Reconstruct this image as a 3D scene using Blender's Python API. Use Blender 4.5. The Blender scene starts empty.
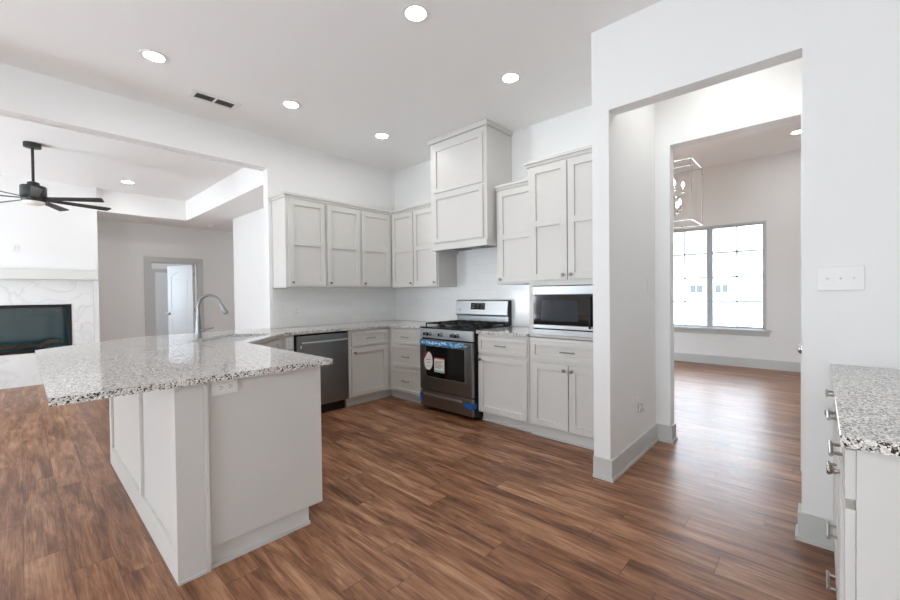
import bpy, bmesh, math, random
from mathutils import Vector, Matrix
from mathutils.geometry import tessellate_polygon
random.seed(7)
sc = bpy.context.scene
COL = sc.collection
PI = math.pi

# ------------------------------------------------------------------ camera
F_PX, YAW, PITCH, ROLL = 398.56, .7482, -.0143, -.0114
cam = bpy.data.cameras.new('camera'); camo = bpy.data.objects.new('camera', cam); COL.objects.link(camo)
cy_, sy_ = math.cos(YAW), math.sin(YAW); cp_, sp_ = math.cos(PITCH), math.sin(PITCH); cr_, sr_ = math.cos(ROLL), math.sin(ROLL)
Rv = Vector((cy_, sy_, 0)); Fv = Vector((-sy_, cy_, 0)); Uv = Vector((0, 0, 1))
F2 = Fv*cp_ + Uv*sp_; U2 = -Fv*sp_ + Uv*cp_
R3 = Rv*cr_ + U2*sr_; U3 = -Rv*sr_ + U2*cr_
m = Matrix(((R3.x, U3.x, -F2.x, 4.5302), (R3.y, U3.y, -F2.y, -3.7235), (R3.z, U3.z, -F2.z, 1.277), (0, 0, 0, 1)))
camo.matrix_world = m
cam.sensor_width = 36; cam.lens = F_PX/900*36; cam.clip_start = .02; cam.clip_end = 200
sc.camera = camo

# ------------------------------------------------------------------ world, lights, exposure
w = bpy.data.worlds.new('sky'); sc.world = w; w.use_nodes = True
bg = w.node_tree.nodes['Background']; bg.inputs[0].default_value = (.77, .885, 1, 1); bg.inputs[1].default_value = 8.0
sc.view_settings.view_transform = 'Standard'; sc.view_settings.look = 'None'
sc.view_settings.gamma = 1; sc.view_settings.use_curve_mapping = False
sc.view_settings.exposure = 0.67
sc.cycles.use_denoising = True
sc.cycles.max_bounces = 14; sc.cycles.diffuse_bounces = 10; sc.cycles.glossy_bounces = 6; sc.cycles.transmission_bounces = 8
sc.cycles.sample_clamp_indirect = 8

def area(name, loc, direction, sx, sy, power, color):
    l = bpy.data.lights.new(name, 'AREA'); l.shape = 'RECTANGLE'; l.size = sx; l.size_y = sy; l.energy = power; l.color = color
    o = bpy.data.objects.new(name, l); COL.objects.link(o); o.location = loc
    o.rotation_euler = Vector(direction).to_track_quat('-Z', 'Y').to_euler(); return o
DAY = (.86, .94, 1)
area('daylight_fill_nook', (3.5, -7.64, 1.0), (0, 1, 2.2), .9, 1.8, 78, DAY)  # added lamp outside an unseen window, tilted up to brighten the ceiling
area('daylight_fill_living', (-2.2, -7.64, 1.1), (0, 1, 2.2), 1.5, 1.6, 112, DAY)  # added likewise on the living room side, aimed up at its ceiling

# ------------------------------------------------------------------ materials
def lin(r, g, b):
    f = lambda c: (c/255/12.92) if c/255 <= .04045 else ((c/255+.055)/1.055)**2.4
    return (f(r), f(g), f(b), 1)
def mat(name, col=(200, 200, 200), rough=.5, metal=0, spec=.5, bump=0, bscale=200, emit=None, estr=0, trans=0, coat=0, var=0, vscale=3):
    mt = bpy.data.materials.new(name); mt.use_nodes = True; nt = mt.node_tree; b = nt.nodes['Principled BSDF']
    b.inputs['Base Color'].default_value = lin(*col); b.inputs['Roughness'].default_value = rough
    b.inputs['Metallic'].default_value = metal; b.inputs['Specular IOR Level'].default_value = spec
    b.inputs['Transmission Weight'].default_value = trans; b.inputs['Coat Weight'].default_value = coat
    if emit: b.inputs['Emission Color'].default_value = lin(*emit); b.inputs['Emission Strength'].default_value = estr
    tc = nt.nodes.new('ShaderNodeTexCoord')
    if bump:
        n = nt.nodes.new('ShaderNodeTexNoise'); n.inputs['Scale'].default_value = bscale
        bp = nt.nodes.new('ShaderNodeBump'); bp.inputs['Strength'].default_value = bump; bp.inputs['Distance'].default_value = .002
        nt.links.new(tc.outputs['Object'], n.inputs['Vector']); nt.links.new(n.outputs[0], bp.inputs['Height']); nt.links.new(bp.outputs[0], b.inputs['Normal'])
    if var:
        n = nt.nodes.new('ShaderNodeTexNoise'); n.inputs['Scale'].default_value = vscale
        mx = nt.nodes.new('ShaderNodeMix'); mx.data_type = 'RGBA'
        mx.inputs[6].default_value = tuple(min(1, c*(1-var)) for c in lin(*col)[:3])+(1,); mx.inputs[7].default_value = tuple(min(1, c*(1+var)) for c in lin(*col)[:3])+(1,)
        nt.links.new(tc.outputs['Object'], n.inputs['Vector']); nt.links.new(n.outputs[0], mx.inputs[0]); nt.links.new(mx.outputs[2], b.inputs['Base Color'])
    return mt
M = {}
M['wall'] = mat('wall_paint', (233, 233, 232), .75, spec=.25, bump=.12, bscale=160, var=.01)
M['ceil'] = mat('ceiling_paint', (241, 241, 240), .85, spec=.2, bump=.15, bscale=120, var=.01)
M['cab'] = mat('cabinet_paint', (208, 206, 202), .38, spec=.4, bump=.03, bscale=90, var=.015)
M['trim'] = mat('trim_paint', (198, 199, 197), .42, spec=.4, bump=.03, bscale=80, var=.01)
M['door'] = mat('door_paint', (226, 229, 230), .45, spec=.4, bump=.03, bscale=80, var=.01)
M['plastic'] = mat('white_plastic', (232, 232, 230), .35, bump=.02, var=.01)
M['steel'] = mat('brushed_stainless', (140, 143, 144), .3, metal=1, bump=.04, bscale=300, var=.03, vscale=8)
M['steel2'] = mat('light_stainless', (186, 188, 189), .36, metal=1, bump=.03, bscale=300, var=.02, vscale=8)
M['nickel'] = mat('brushed_nickel', (150, 145, 138), .28, metal=1, bump=.02, var=.02)
M['chrome'] = mat('chrome', (220, 220, 222), .08, metal=1, bump=.01, var=.01)
M['black'] = mat('black_enamel', (18, 19, 21), .25, bump=.02, var=.05)
M['iron'] = mat('cast_iron', (22, 22, 23), .6, bump=.2, bscale=300, var=.1)
M['fan'] = mat('matte_black_metal', (38, 40, 38), .45, bump=.05, var=.06)
M['glassblk'] = mat('oven_black_glass', (14, 13, 13), .06, spec=.6, coat=.3, var=.03)
M['mwglass'] = mat('microwave_window', (38, 45, 54), .08, spec=.6, var=.06)
M['fire_refl'] = mat('firebox_painted_reflection', (14, 98, 108), .05, spec=.8, coat=.5, var=.25, vscale=2.2)  # teal window reflections put into the colour of the firebox lining
M['log'] = mat('ceramic_logs', (92, 84, 78), .9, bump=.5, bscale=30, var=.3, vscale=18)
M['dark'] = mat('dark_void', (24, 24, 25), .8, bump=.02, var=.05)
M['tape'] = mat('blue_masking_tape', (22, 92, 168), .6, bump=.1, var=.06)
M['red'] = mat('red_print', (205, 30, 50), .5, bump=.02, var=.02)
M['paper'] = mat('white_card', (232, 232, 228), .6, bump=.02, var=.02)
M['ink'] = mat('grey_print', (120, 125, 125), .6, bump=.02, var=.05)
M['teal'] = mat('teal_print', (80, 190, 180), .6, bump=.02, var=.05)
M['mantel'] = mat('mantel_paint', (222, 223, 220), .45, bump=.02, var=.01)
M['basin'] = mat('satin_basin_steel', (222, 224, 225), .45, metal=.1, bump=.02, var=.02)
M['lens'] = mat('lit_lens', (255, 250, 240), .4, emit=(250, 251, 250), estr=90)
M['bulb'] = mat('lit_bulb', (255, 248, 235), .3, emit=(255, 244, 225), estr=18)
M['opal'] = mat('opal_shade', (238, 236, 228), .4, emit=(255, 250, 240), estr=.05)
M['alum'] = mat('window_frame_paint', (178, 186, 194), .45, bump=.03, var=.01)
M['siding'] = mat('pale_siding', (226, 228, 230), .8, bump=.1, var=.03)
M['hglass'] = mat('far_window_glass', (62, 68, 72), .4, bump=.01, var=.05)
M['roofing'] = mat('grey_shingle', (170, 170, 170), .9, bump=.3, var=.1, vscale=30)
M['dirt'] = mat('pale_ground', (196, 190, 178), .95, bump=.4, bscale=8, var=.08, vscale=1.5)
M['crystal'] = mat('crystal_glass', (245, 248, 250), .05, trans=.85, spec=.7, bump=.02)

# window glass: clear, thin
def glassmat():
    mt = bpy.data.materials.new('window_glass'); mt.use_nodes = True; nt = mt.node_tree
    nt.nodes.remove(nt.nodes['Principled BSDF']); out = nt.nodes['Material Output']
    b = nt.nodes.new('ShaderNodeBsdfGlossy'); b.inputs['Roughness'].default_value = .02
    tr = nt.nodes.new('ShaderNodeBsdfTransparent'); mx = nt.nodes.new('ShaderNodeMixShader'); fr = nt.nodes.new('ShaderNodeFresnel'); fr.inputs[0].default_value = 1.35
    nt.links.new(fr.outputs[0], mx.inputs[0]); nt.links.new(tr.outputs[0], mx.inputs[1]); nt.links.new(b.outputs[0], mx.inputs[2]); nt.links.new(mx.outputs[0], out.inputs[0])
    return mt
M['glass'] = glassmat()

def N(nt, t, **k):
    n = nt.nodes.new(t)
    for a, v in k.items(): setattr(n, a, v)
    return n
def mth(nt, op, a, b=None, c=None):
    n = nt.nodes.new('ShaderNodeMath'); n.operation = op
    for i, v in enumerate((a, b, c)):
        if v is None: continue
        if isinstance(v, (int, float)): n.inputs[i].default_value = v
        else: nt.links.new(v, n.inputs[i])
    return n.outputs[0]
def ramp(nt, src, stops, interp='LINEAR'):
    r = nt.nodes.new('ShaderNodeValToRGB'); r.color_ramp.interpolation = interp
    e = r.color_ramp.elements
    while len(e) < len(stops): e.new(.5)
    for i, (p, c) in enumerate(stops): e[i].position = p; e[i].color = lin(*c)
    nt.links.new(src, r.inputs[0]); return r.outputs[0]
def mixc(nt, fac, a, b, mode='MIX'):
    n = nt.nodes.new('ShaderNodeMix'); n.data_type = 'RGBA'; n.blend_type = mode
    if isinstance(fac, (int, float)): n.inputs[0].default_value = fac
    else: nt.links.new(fac, n.inputs[0])
    for i, v in ((6, a), (7, b)):
        if isinstance(v, tuple): n.inputs[i].default_value = v
        else: nt.links.new(v, n.inputs[i])
    return n.outputs[2]
def newmat(name):
    mt = bpy.data.materials.new(name); mt.use_nodes = True; nt = mt.node_tree
    return mt, nt, nt.nodes['Principled BSDF'], nt.nodes.new('ShaderNodeNewGeometry').outputs['Position']

def floor_mat():
    mt, nt, b, pos = newmat('plank_floor')
    s = N(nt, 'ShaderNodeSeparateXYZ'); nt.links.new(pos, s.inputs[0]); X, Y = s.outputs[0], s.outputs[1]
    PW, PL = .152, 1.22
    yy = mth(nt, 'DIVIDE', mth(nt, 'ADD', Y, 20), PW); row = mth(nt, 'FLOOR', yy); fy = mth(nt, 'FRACT', yy)
    wn = N(nt, 'ShaderNodeTexWhiteNoise', noise_dimensions='1D'); nt.links.new(row, wn.inputs['W'])
    xx = mth(nt, 'ADD', mth(nt, 'DIVIDE', mth(nt, 'ADD', X, 20), PL), mth(nt, 'MULTIPLY', wn.outputs['Value'], 7.3))
    col = mth(nt, 'FLOOR', xx); fx = mth(nt, 'FRACT', xx)
    cb = N(nt, 'ShaderNodeCombineXYZ'); nt.links.new(row, cb.inputs[0]); nt.links.new(col, cb.inputs[1])
    w2 = N(nt, 'ShaderNodeTexWhiteNoise', noise_dimensions='3D'); nt.links.new(cb.outputs[0], w2.inputs['Vector'])
    pid = w2.outputs['Value']
    # grain
    g = N(nt, 'ShaderNodeCombineXYZ')
    nt.links.new(mth(nt, 'ADD', mth(nt, 'MULTIPLY', X, 1.6), mth(nt, 'MULTIPLY', pid, 31)), g.inputs[0])
    nt.links.new(mth(nt, 'MULTIPLY', Y, 12), g.inputs[1]); nt.links.new(mth(nt, 'MULTIPLY', pid, 17), g.inputs[2])
    n1 = N(nt, 'ShaderNodeTexNoise'); n1.inputs['Scale'].default_value = 1.2; n1.inputs['Detail'].default_value = 10; n1.inputs['Roughness'].default_value = .68; n1.inputs['Distortion'].default_value = .9
    nt.links.new(g.outputs[0], n1.inputs['Vector'])
    g2 = N(nt, 'ShaderNodeCombineXYZ'); nt.links.new(mth(nt, 'ADD', mth(nt, 'MULTIPLY', X, 5), mth(nt, 'MULTIPLY', pid, 9)), g2.inputs[0]); nt.links.new(mth(nt, 'MULTIPLY', Y, 130), g2.inputs[1])
    n2 = N(nt, 'ShaderNodeTexNoise'); n2.inputs['Scale'].default_value = 1; n2.inputs['Detail'].default_value = 3; nt.links.new(g2.outputs[0], n2.inputs['Vector'])
    # cathedral rings
    wv = N(nt, 'ShaderNodeTexWave', wave_type='BANDS', bands_direction='Y'); wv.inputs['Scale'].default_value = .55; wv.inputs['Distortion'].default_value = 7; wv.inputs['Detail'].default_value = 2.5; wv.inputs['Detail Scale'].default_value = .7
    nt.links.new(g.outputs[0], wv.inputs['Vector'])
    n3 = N(nt, 'ShaderNodeTexNoise'); n3.inputs['Scale'].default_value = 1; n3.inputs['Detail'].default_value = 4; n3.inputs['Roughness'].default_value = .55
    g3 = N(nt, 'ShaderNodeCombineXYZ'); nt.links.new(mth(nt, 'ADD', mth(nt, 'MULTIPLY', X, 1.9), mth(nt, 'MULTIPLY', pid, 13)), g3.inputs[0]); nt.links.new(mth(nt, 'MULTIPLY', Y, 11), g3.inputs[1]); nt.links.new(g3.outputs[0], n3.inputs['Vector'])
    v = mth(nt, 'ADD', mth(nt, 'MULTIPLY', n1.outputs[0], .50), mth(nt, 'MULTIPLY', n2.outputs[0], .24))
    v = mth(nt, 'ADD', v, mth(nt, 'MULTIPLY', n3.outputs[0], .36))
    v = mth(nt, 'ADD', v, mth(nt, 'MULTIPLY', wv.outputs['Fac'], .02))
    v = mth(nt, 'ADD', v, mth(nt, 'MULTIPLY', mth(nt, 'SUBTRACT', pid, .5), .075))
    c = ramp(nt, v, [(.40, (74, 43, 28)), (.50, (114, 74, 50)), (.58, (147, 102, 73)), (.70, (186, 144, 112))])
    # seams
    d1 = mth(nt, 'LESS_THAN', mth(nt, 'MINIMUM', fy, mth(nt, 'SUBTRACT', 1, fy)), .008)
    d2 = mth(nt, 'LESS_THAN', mth(nt, 'MINIMUM', fx, mth(nt, 'SUBTRACT', 1, fx)), .0014)
    seam = mth(nt, 'MAXIMUM', d1, d2)
    c = mixc(nt, mth(nt, 'MULTIPLY', seam, .6), c, lin(40, 26, 20))
    nt.links.new(c, b.inputs['Base Color'])
    nt.links.new(mth(nt, 'ADD', .26, mth(nt, 'MULTIPLY', n1.outputs[0], .14)), b.inputs['Roughness'])
    b.inputs['Specular IOR Level'].default_value = .42
    bp = N(nt, 'ShaderNodeBump'); bp.inputs['Strength'].default_value = .25; bp.inputs['Distance'].default_value = .0015
    nt.links.new(mth(nt, 'SUBTRACT', mth(nt, 'ADD', n2.outputs[0], mth(nt, 'MULTIPLY', n1.outputs[0], .6)), mth(nt, 'MULTIPLY', seam, 1.5)), bp.inputs['Height']); nt.links.new(bp.outputs[0], b.inputs['Normal'])
    return mt
M['floor'] = floor_mat()

def granite():
    mt, nt, b, pos = newmat('speckled_granite')
    n0 = N(nt, 'ShaderNodeTexNoise'); n0.inputs['Scale'].default_value = 90; n0.inputs['Detail'].default_value = 3; nt.links.new(pos, n0.inputs['Vector'])
    vm = N(nt, 'ShaderNodeVectorMath', operation='MULTIPLY_ADD'); nt.links.new(n0.outputs['Color'], vm.inputs[0]); vm.inputs[1].default_value = (.012,)*3; nt.links.new(pos, vm.inputs[2])
    def cells(scale, stops):
        v = N(nt, 'ShaderNodeTexVoronoi'); v.inputs['Scale'].default_value = scale; nt.links.new(vm.outputs[0], v.inputs['Vector'])
        s = N(nt, 'ShaderNodeSeparateColor'); nt.links.new(v.outputs['Color'], s.inputs[0]); return s.outputs[0], s.outputs[1]
    a, a2 = cells(290, None); c2, c3 = cells(175, None)
    base = ramp(nt, a, [(0, (52, 50, 49)), (.12, (128, 124, 120)), (.22, (186, 182, 178)), (.42, (226, 224, 220)), (.74, (210, 205, 198))], 'CONSTANT')
    col = mixc(nt, mth(nt, 'GREATER_THAN', c2, .86), base, lin(52, 50, 49))
    col = mixc(nt, mth(nt, 'LESS_THAN', c2, .18), col, lin(238, 237, 234))
    nt.links.new(col, b.inputs['Base Color']); b.inputs['Roughness'].default_value = .07; b.inputs['Specular IOR Level'].default_value = .55
    return mt
M['granite'] = granite()

def marble():
    mt, nt, b, pos = newmat('white_marble')
    n = N(nt, 'ShaderNodeTexNoise'); n.inputs['Scale'].default_value = 1.6; n.inputs['Detail'].default_value = 7; n.inputs['Distortion'].default_value = 1.4; nt.links.new(pos, n.inputs['Vector'])
    v = mth(nt, 'ABSOLUTE', mth(nt, 'SUBTRACT', n.outputs[0], .5))
    n2 = N(nt, 'ShaderNodeTexNoise'); n2.inputs['Scale'].default_value = 1.1; nt.links.new(pos, n2.inputs['Vector'])
    f = mth(nt, 'MULTIPLY', mth(nt, 'SUBTRACT', 1, mth(nt, 'MINIMUM', mth(nt, 'MULTIPLY', v, 26), 1)), mth(nt, 'MULTIPLY', n2.outputs[0], .75))
    nt.links.new(mixc(nt, f, lin(232, 234, 233), lin(200, 202, 202)), b.inputs['Base Color']); b.inputs['Roughness'].default_value = .18
    return mt
M['marble'] = marble()

def tile(ax):
    mt, nt, b, pos = newmat('subway_tile_'+ax)
    s = N(nt, 'ShaderNodeSeparateXYZ'); nt.links.new(pos, s.inputs[0]); cb = N(nt, 'ShaderNodeCombineXYZ')
    nt.links.new(s.outputs[0 if ax == 'x' else 1], cb.inputs[0]); nt.links.new(mth(nt, 'SUBTRACT', s.outputs[2], .914), cb.inputs[1])
    br = N(nt, 'ShaderNodeTexBrick'); br.inputs['Scale'].default_value = 1; br.inputs['Brick Width'].default_value = .305; br.inputs['Row Height'].default_value = .102
    br.inputs['Mortar Size'].default_value = .0016; br.inputs['Mortar Smooth'].default_value = .3
    br.inputs['Color1'].default_value = lin(235, 235, 234); br.inputs['Color2'].default_value = lin(231, 232, 232); br.inputs['Mortar'].default_value = lin(221, 221, 220)
    nt.links.new(cb.outputs[0], br.inputs['Vector']); nt.links.new(br.outputs['Color'], b.inputs['Base Color']); b.inputs['Roughness'].default_value = .16
    bp = N(nt, 'ShaderNodeBump'); bp.inputs['Strength'].default_value = .2; bp.inputs['Distance'].default_value = .0008; bp.invert = True
    nt.links.new(br.outputs['Fac'], bp.inputs['Height']); nt.links.new(bp.outputs[0], b.inputs['Normal'])
    return mt
M['tile_x'] = tile('x'); M['tile_y'] = tile('y')

def film():
    mt, nt, b, pos = newmat('crumpled_blue_film')
    n = N(nt, 'ShaderNodeTexNoise'); n.inputs['Scale'].default_value = 38; n.inputs['Detail'].default_value = 4; n.inputs['Distortion'].default_value = 1.5; nt.links.new(pos, n.inputs['Vector'])
    nt.links.new(ramp(nt, n.outputs[0], [(.35, (18, 92, 160)), (.52, (60, 150, 205)), (.64, (215, 235, 245))]), b.inputs['Base Color']); b.inputs['Roughness'].default_value = .15
    bp = N(nt, 'ShaderNodeBump'); bp.inputs['Strength'].default_value = .8; bp.inputs['Distance'].default_value = .006
    nt.links.new(n.outputs[0], bp.inputs['Height']); nt.links.new(bp.outputs[0], b.inputs['Normal']); return mt
M['film'] = film()

# ------------------------------------------------------------------ mesh helpers
class MB:
    def __init__(s): s.v = []; s.f = []
    def add(s, vs, fs):
        n = len(s.v); s.v += [tuple(v) for v in vs]; s.f += [tuple(i+n for i in f) for f in fs]; return s
    def box(s, x0, x1, y0, y1, z0, z1):
        vs = [(x, y, z) for x in (x0, x1) for y in (y0, y1) for z in (z0, z1)]
        return s.add(vs, [(0, 1, 3, 2), (4, 6, 7, 5), (0, 4, 5, 1), (2, 3, 7, 6), (0, 2, 6, 4), (1, 5, 7, 3)])
    def prism(s, poly, a0, a1, plane='xy'):
        mp = {'xy': lambda p, a: (p[0], p[1], a), 'xz': lambda p, a: (p[0], a, p[1]), 'yz': lambda p, a: (a, p[0], p[1])}[plane]
        n = len(poly); vs = [mp(p, a0) for p in poly]+[mp(p, a1) for p in poly]
        return s.add(vs, [tuple(range(n))[::-1], tuple(range(n, 2*n))]+[(i, (i+1) % n, n+(i+1) % n, n+i) for i in range(n)])
    def cyl(s, p0, p1, r0, r1=None, n=20):
        r1 = r0 if r1 is None else r1; p0, p1 = Vector(p0), Vector(p1); d = (p1-p0).normalized(); u = d.orthogonal().normalized(); v = d.cross(u)
        vs = [p0+(u*math.cos(2*PI*i/n)+v*math.sin(2*PI*i/n))*r0 for i in range(n)]+[p1+(u*math.cos(2*PI*i/n)+v*math.sin(2*PI*i/n))*r1 for i in range(n)]
        return s.add(vs, [tuple(range(n))[::-1], tuple(range(n, 2*n))]+[(i, (i+1) % n, n+(i+1) % n, n+i) for i in range(n)])
    def tube(s, pts, r, n=12):
        pts = [Vector(p) for p in pts]; rs = r if isinstance(r, (list, tuple)) else [r]*len(pts)
        t0 = (pts[1]-pts[0]).normalized(); u = t0.orthogonal().normalized(); rings = []
        for i, p in enumerate(pts):
            t = (pts[min(i+1, len(pts)-1)]-pts[max(i-1, 0)]).normalized(); u = (u-t*u.dot(t)).normalized(); v = t.cross(u)
            rings.append([p+(u*math.cos(2*PI*k/n)+v*math.sin(2*PI*k/n))*rs[i] for k in range(n)])
        vs = [q for rg in rings for q in rg]; fs = [tuple(range(n))[::-1], tuple(range(len(vs)-n, len(vs)))]
        for i in range(len(pts)-1):
            for k in range(n): fs.append((i*n+k, i*n+(k+1) % n, (i+1)*n+(k+1) % n, (i+1)*n+k))
        return s.add(vs, fs)
    def lathe(s, prof, c=(0, 0, 0), axis='z', n=28):
        vs = []
        for r, h in prof:
            for k in range(n):
                a = 2*PI*k/n; p = (r*math.cos(a), r*math.sin(a), h)
                if axis == 'y': p = (p[0], -p[2], p[1])     # h grows towards -y
                if axis == 'x': p = (p[2], p[0], p[1])
                vs.append((p[0]+c[0], p[1]+c[1], p[2]+c[2]))
        m_ = len(prof); fs = [(i*n+k, i*n+(k+1) % n, (i+1)*n+(k+1) % n, (i+1)*n+k) for i in range(m_-1) for k in range(n)]
        fs += [tuple(range(n))[::-1], tuple(range((m_-1)*n, m_*n))]
        return s.add(vs, fs)
    def build(s, name, m_, parent=None, bevel=0, smooth=False):
        me = bpy.data.meshes.new(name); me.from_pydata(s.v, [], s.f); me.update()
        bm = bmesh.new(); bm.from_mesh(me); bmesh.ops.recalc_face_normals(bm, faces=bm.faces); bm.to_mesh(me); bm.free()
        if smooth:
            for p in me.polygons: p.use_smooth = True
            me.set_sharp_from_angle(angle=math.radians(38))
        me.materials.append(m_ if not isinstance(m_, str) else M[m_])
        o = bpy.data.objects.new(name, me); COL.objects.link(o)
        if parent: o.parent = parent
        if bevel:
            b = o.modifiers.new('bevel', 'BEVEL'); b.width = bevel; b.segments = 2; b.limit_method = 'ANGLE'; b.angle_limit = math.radians(50)
        return o
def B(*a): return MB().box(*a)
def tag(o, label=None, cat=None, group=None, kind=None):
    if label: o['label'] = label
    if cat: o['category'] = cat
    if group: o['group'] = group
    if kind: o['kind'] = kind
    return o
def thing(name, label, cat, loc=(0, 0, 0), rz=0, group=None):
    o = bpy.data.objects.new(name, None); o.empty_display_size = .1; COL.objects.link(o); o.location = loc; o.rotation_euler = (0, 0, rz)
    return tag(o, label, cat, group)
def struct(name, mb, m_, label=None, parent=None, bevel=0, smooth=False):
    o = mb.build(name, m_, parent, bevel, smooth)
    if not parent: o['kind'] = 'structure'; o['label'] = label or name.replace('_', ' '); o['category'] = name.split('_')[0]
    return o
def copy_tree(o, parent=None):
    c = o.copy(); COL.objects.link(c)
    if parent: c.parent = parent
    for ch in [x for x in list(sc.objects) if x.parent == o]: copy_tree(ch, c)
    return c

# ------------------------------------------------------------------ the room shell
H, ZH, ZL = 3.06, 2.712, 2.70
struct('floor', B(-8.2, 5.8, -7.6, 4.66, -.1, 0), 'floor', 'brown wood plank floor running through every room')
struct('ground', B(-30, 40, 4.70, 45, -.5, -.3), 'dirt', 'pale bare ground outside the dining room window')
# kitchen
struct('wall_kitchen_west', MB().box(-.12, 0, -1.82, .12, 0, H).box(-.12, 0, -7.5, -1.82, ZH, H), 'wall', 'white wall behind the dishwasher run, with its header over the living room opening')
struct('wall_kitchen_north', MB().box(0, 3.49, 0, .12, 0, H), 'wall', 'white wall behind the range')
struct('wall_pier', MB().box(3.375, 3.49, -1.02, 0, 0, H), 'wall', 'white pier wall between the microwave cabinets and the hall')
struct('wall_hall_front', MB().box(3.49, 4.463, -1.02, -.905, 2.5, H).box(4.463, 5.4, -1.02, -.905, 0, H), 'wall', 'white wall and header around the wide hall opening')
struct('wall_hall_back', MB().box(3.49, 3.605, 0, .12, 0, 3.5).box(3.605, 4.432, 0, .12, 2.505, 3.5).box(4.432, 5.8, 0, .12, 0, 3.5).box(1.1, 3.49, .12, .13, 0, 3.5).box(1.1, 3.49, 0, .12, H, 3.5), 'wall', 'white wall around the opening to the dining room')
struct('wall_hall_east', MB().box(4.58, 4.7, -.905, 0, 0, H), 'wall', 'white wall at the right end of the hall')
struct('wall_kitchen_east', B(5.25, 5.4, -7.5, -1.02, 0, H), 'wall', 'white wall behind the right hand counter')
struct('ceiling', B(-.12, 5.4, -7.5, .0, H, H+.1), 'ceil', 'flat white kitchen ceiling')
# south wall with three window openings
s = MB(); xs = [(-5.05, -2.95), (-1.45, 3.05), (3.95, 5.4)]
for a, b in xs: s.box(a, b, -7.6, -7.5, 0, 3.16)
for a, b, z0, z1 in ((-2.95, -1.45, .3, 1.9), (3.05, 3.95, .1, 1.9)): s.box(a, b, -7.6, -7.5, 0, z0); s.box(a, b, -7.6, -7.5, z1, 3.16)
struct('wall_south', s, 'wall', 'white window wall behind the camera')
# living room
struct('wall_living_north', MB().box(-3.39, -.12, -1.04, -.92, 0, ZL).box(-3.39, -3.27, -.92, 2.0, 0, ZL), 'wall', 'bright white wall beside the passage, seen left of the upper cabinets')
struct('wall_living_west', MB().box(-5.05, -4.93, -7.5, -2.01, 0, ZL+.4).box(-5.05, -4.93, -1.22, 2.0, 0, ZL+.4).box(-5.05, -4.93, -2.01, -1.22, 1.97, ZL+.4), 'wall', 'pale wall holding the open white door')
struct('wall_passage_end', B(-5.05, -3.27, 2.0, 2.12, 0, ZL+.4), 'wall', 'end wall of the passage')
struct('wall_chimney_breast', MB().box(-4.928, -4.02, -5.3, -3.19+1e-3, 1.19, H).box(-4.928, -4.02, -5.3, -4.99, 0, 1.19).box(-4.928, -4.02, -3.19, -2.86, 0, H).box(-4.928, -4.02, -4.99, -3.19, 0, .48).box(-4.928, -4.55, -4.99, -3.19, .48, 1.19), 'wall', 'white chimney breast over the fireplace')
struct('ceiling_living', MB().box(-4.1, -.12, -7.5, -1.60, H, H+.1).box(-.121, -.12, -7.5, -1.6, ZL, H), 'ceil', 'raised tray ceiling of the living room')
struct('ceiling_living_soffit', MB().box(-4.93, -.12, -1.60, -1.04, ZL, H+.1).box(-4.93, -3.27, -1.04, 2.0, ZL, H+.1).box(-4.93, -4.1, -2.86, -1.6, ZL, H+.1).box(-4.93, -4.1, -7.5, -5.3, ZL, H+.1), 'ceil', 'lower white soffit around the living room tray ceiling')
# bedroom beyond
struct('wall_bedroom', MB().box(-8.2, -8.05, -3.6, .9, 0, 2.8).box(-8.05, -5.05, .8, .9, 0, 2.8).box(-8.05, -7.3, -3.6, -3.5, 0, 2.8).box(-6.1, -5.05, -3.6, -3.5, 0, 2.8).box(-7.3, -6.1, -3.6, -3.5, 0, 1.0).box(-7.3, -6.1, -3.6, -3.5, 2.2, 2.8), 'wall', 'white bedroom walls beyond the open door')  # side window opening added out of view to light the bedroom
struct('ceiling_bedroom', B(-8.2, -5.05, -3.6, .9, 2.8, 2.9), 'ceil', 'white bedroom ceiling')
# dining room
YW = 4.54
struct('wall_dining_north', MB().box(1.1, 2.33, YW, YW+.12, 0, 3.5).box(3.865, 5.8, YW, YW+.12, 0, 3.5).box(2.33, 3.865, YW, YW+.12, 0, .635).box(2.33, 3.865, YW, YW+.12, 2.395, 3.5), 'wall', 'white dining room wall around the window')
struct('wall_dining_west', MB().box(1.04, 1.1, .12, 1.8, 0, 3.5).box(1.04, 1.1, 3.4, YW+.12, 0, 3.5).box(1.04, 1.1, 1.8, 3.4, 0, .8).box(1.04, 1.1, 1.8, 3.4, 2.25, 3.5), 'wall', 'left wall of the dining room')  # window opening added in this unseen wall to brighten the dining room
struct('wall_dining_east', B(5.7, 5.8, .12, YW, 0, 3.5), 'wall', 'right wall of the dining room')
struct('ceiling_dining', B(1.0, 5.8, .12, YW+.12, 3.46, 3.56), 'ceil', 'higher white dining room ceiling')

# backsplash tile
struct('wall_tile_west', B(.001, .008, -1.79, -.009, .916, 1.372), 'tile_y', 'white tile backsplash behind the dishwasher run')
struct('wall_tile_north', MB().box(.001, 1.24, -.008, -.001, .916, 1.372).box(1.24, 2.035, -.008, -.001, .916, 1.81).box(2.035, 2.6, -.008, -.001, .916, 1.372), 'tile_x', 'white tile backsplash behind the range')

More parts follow.
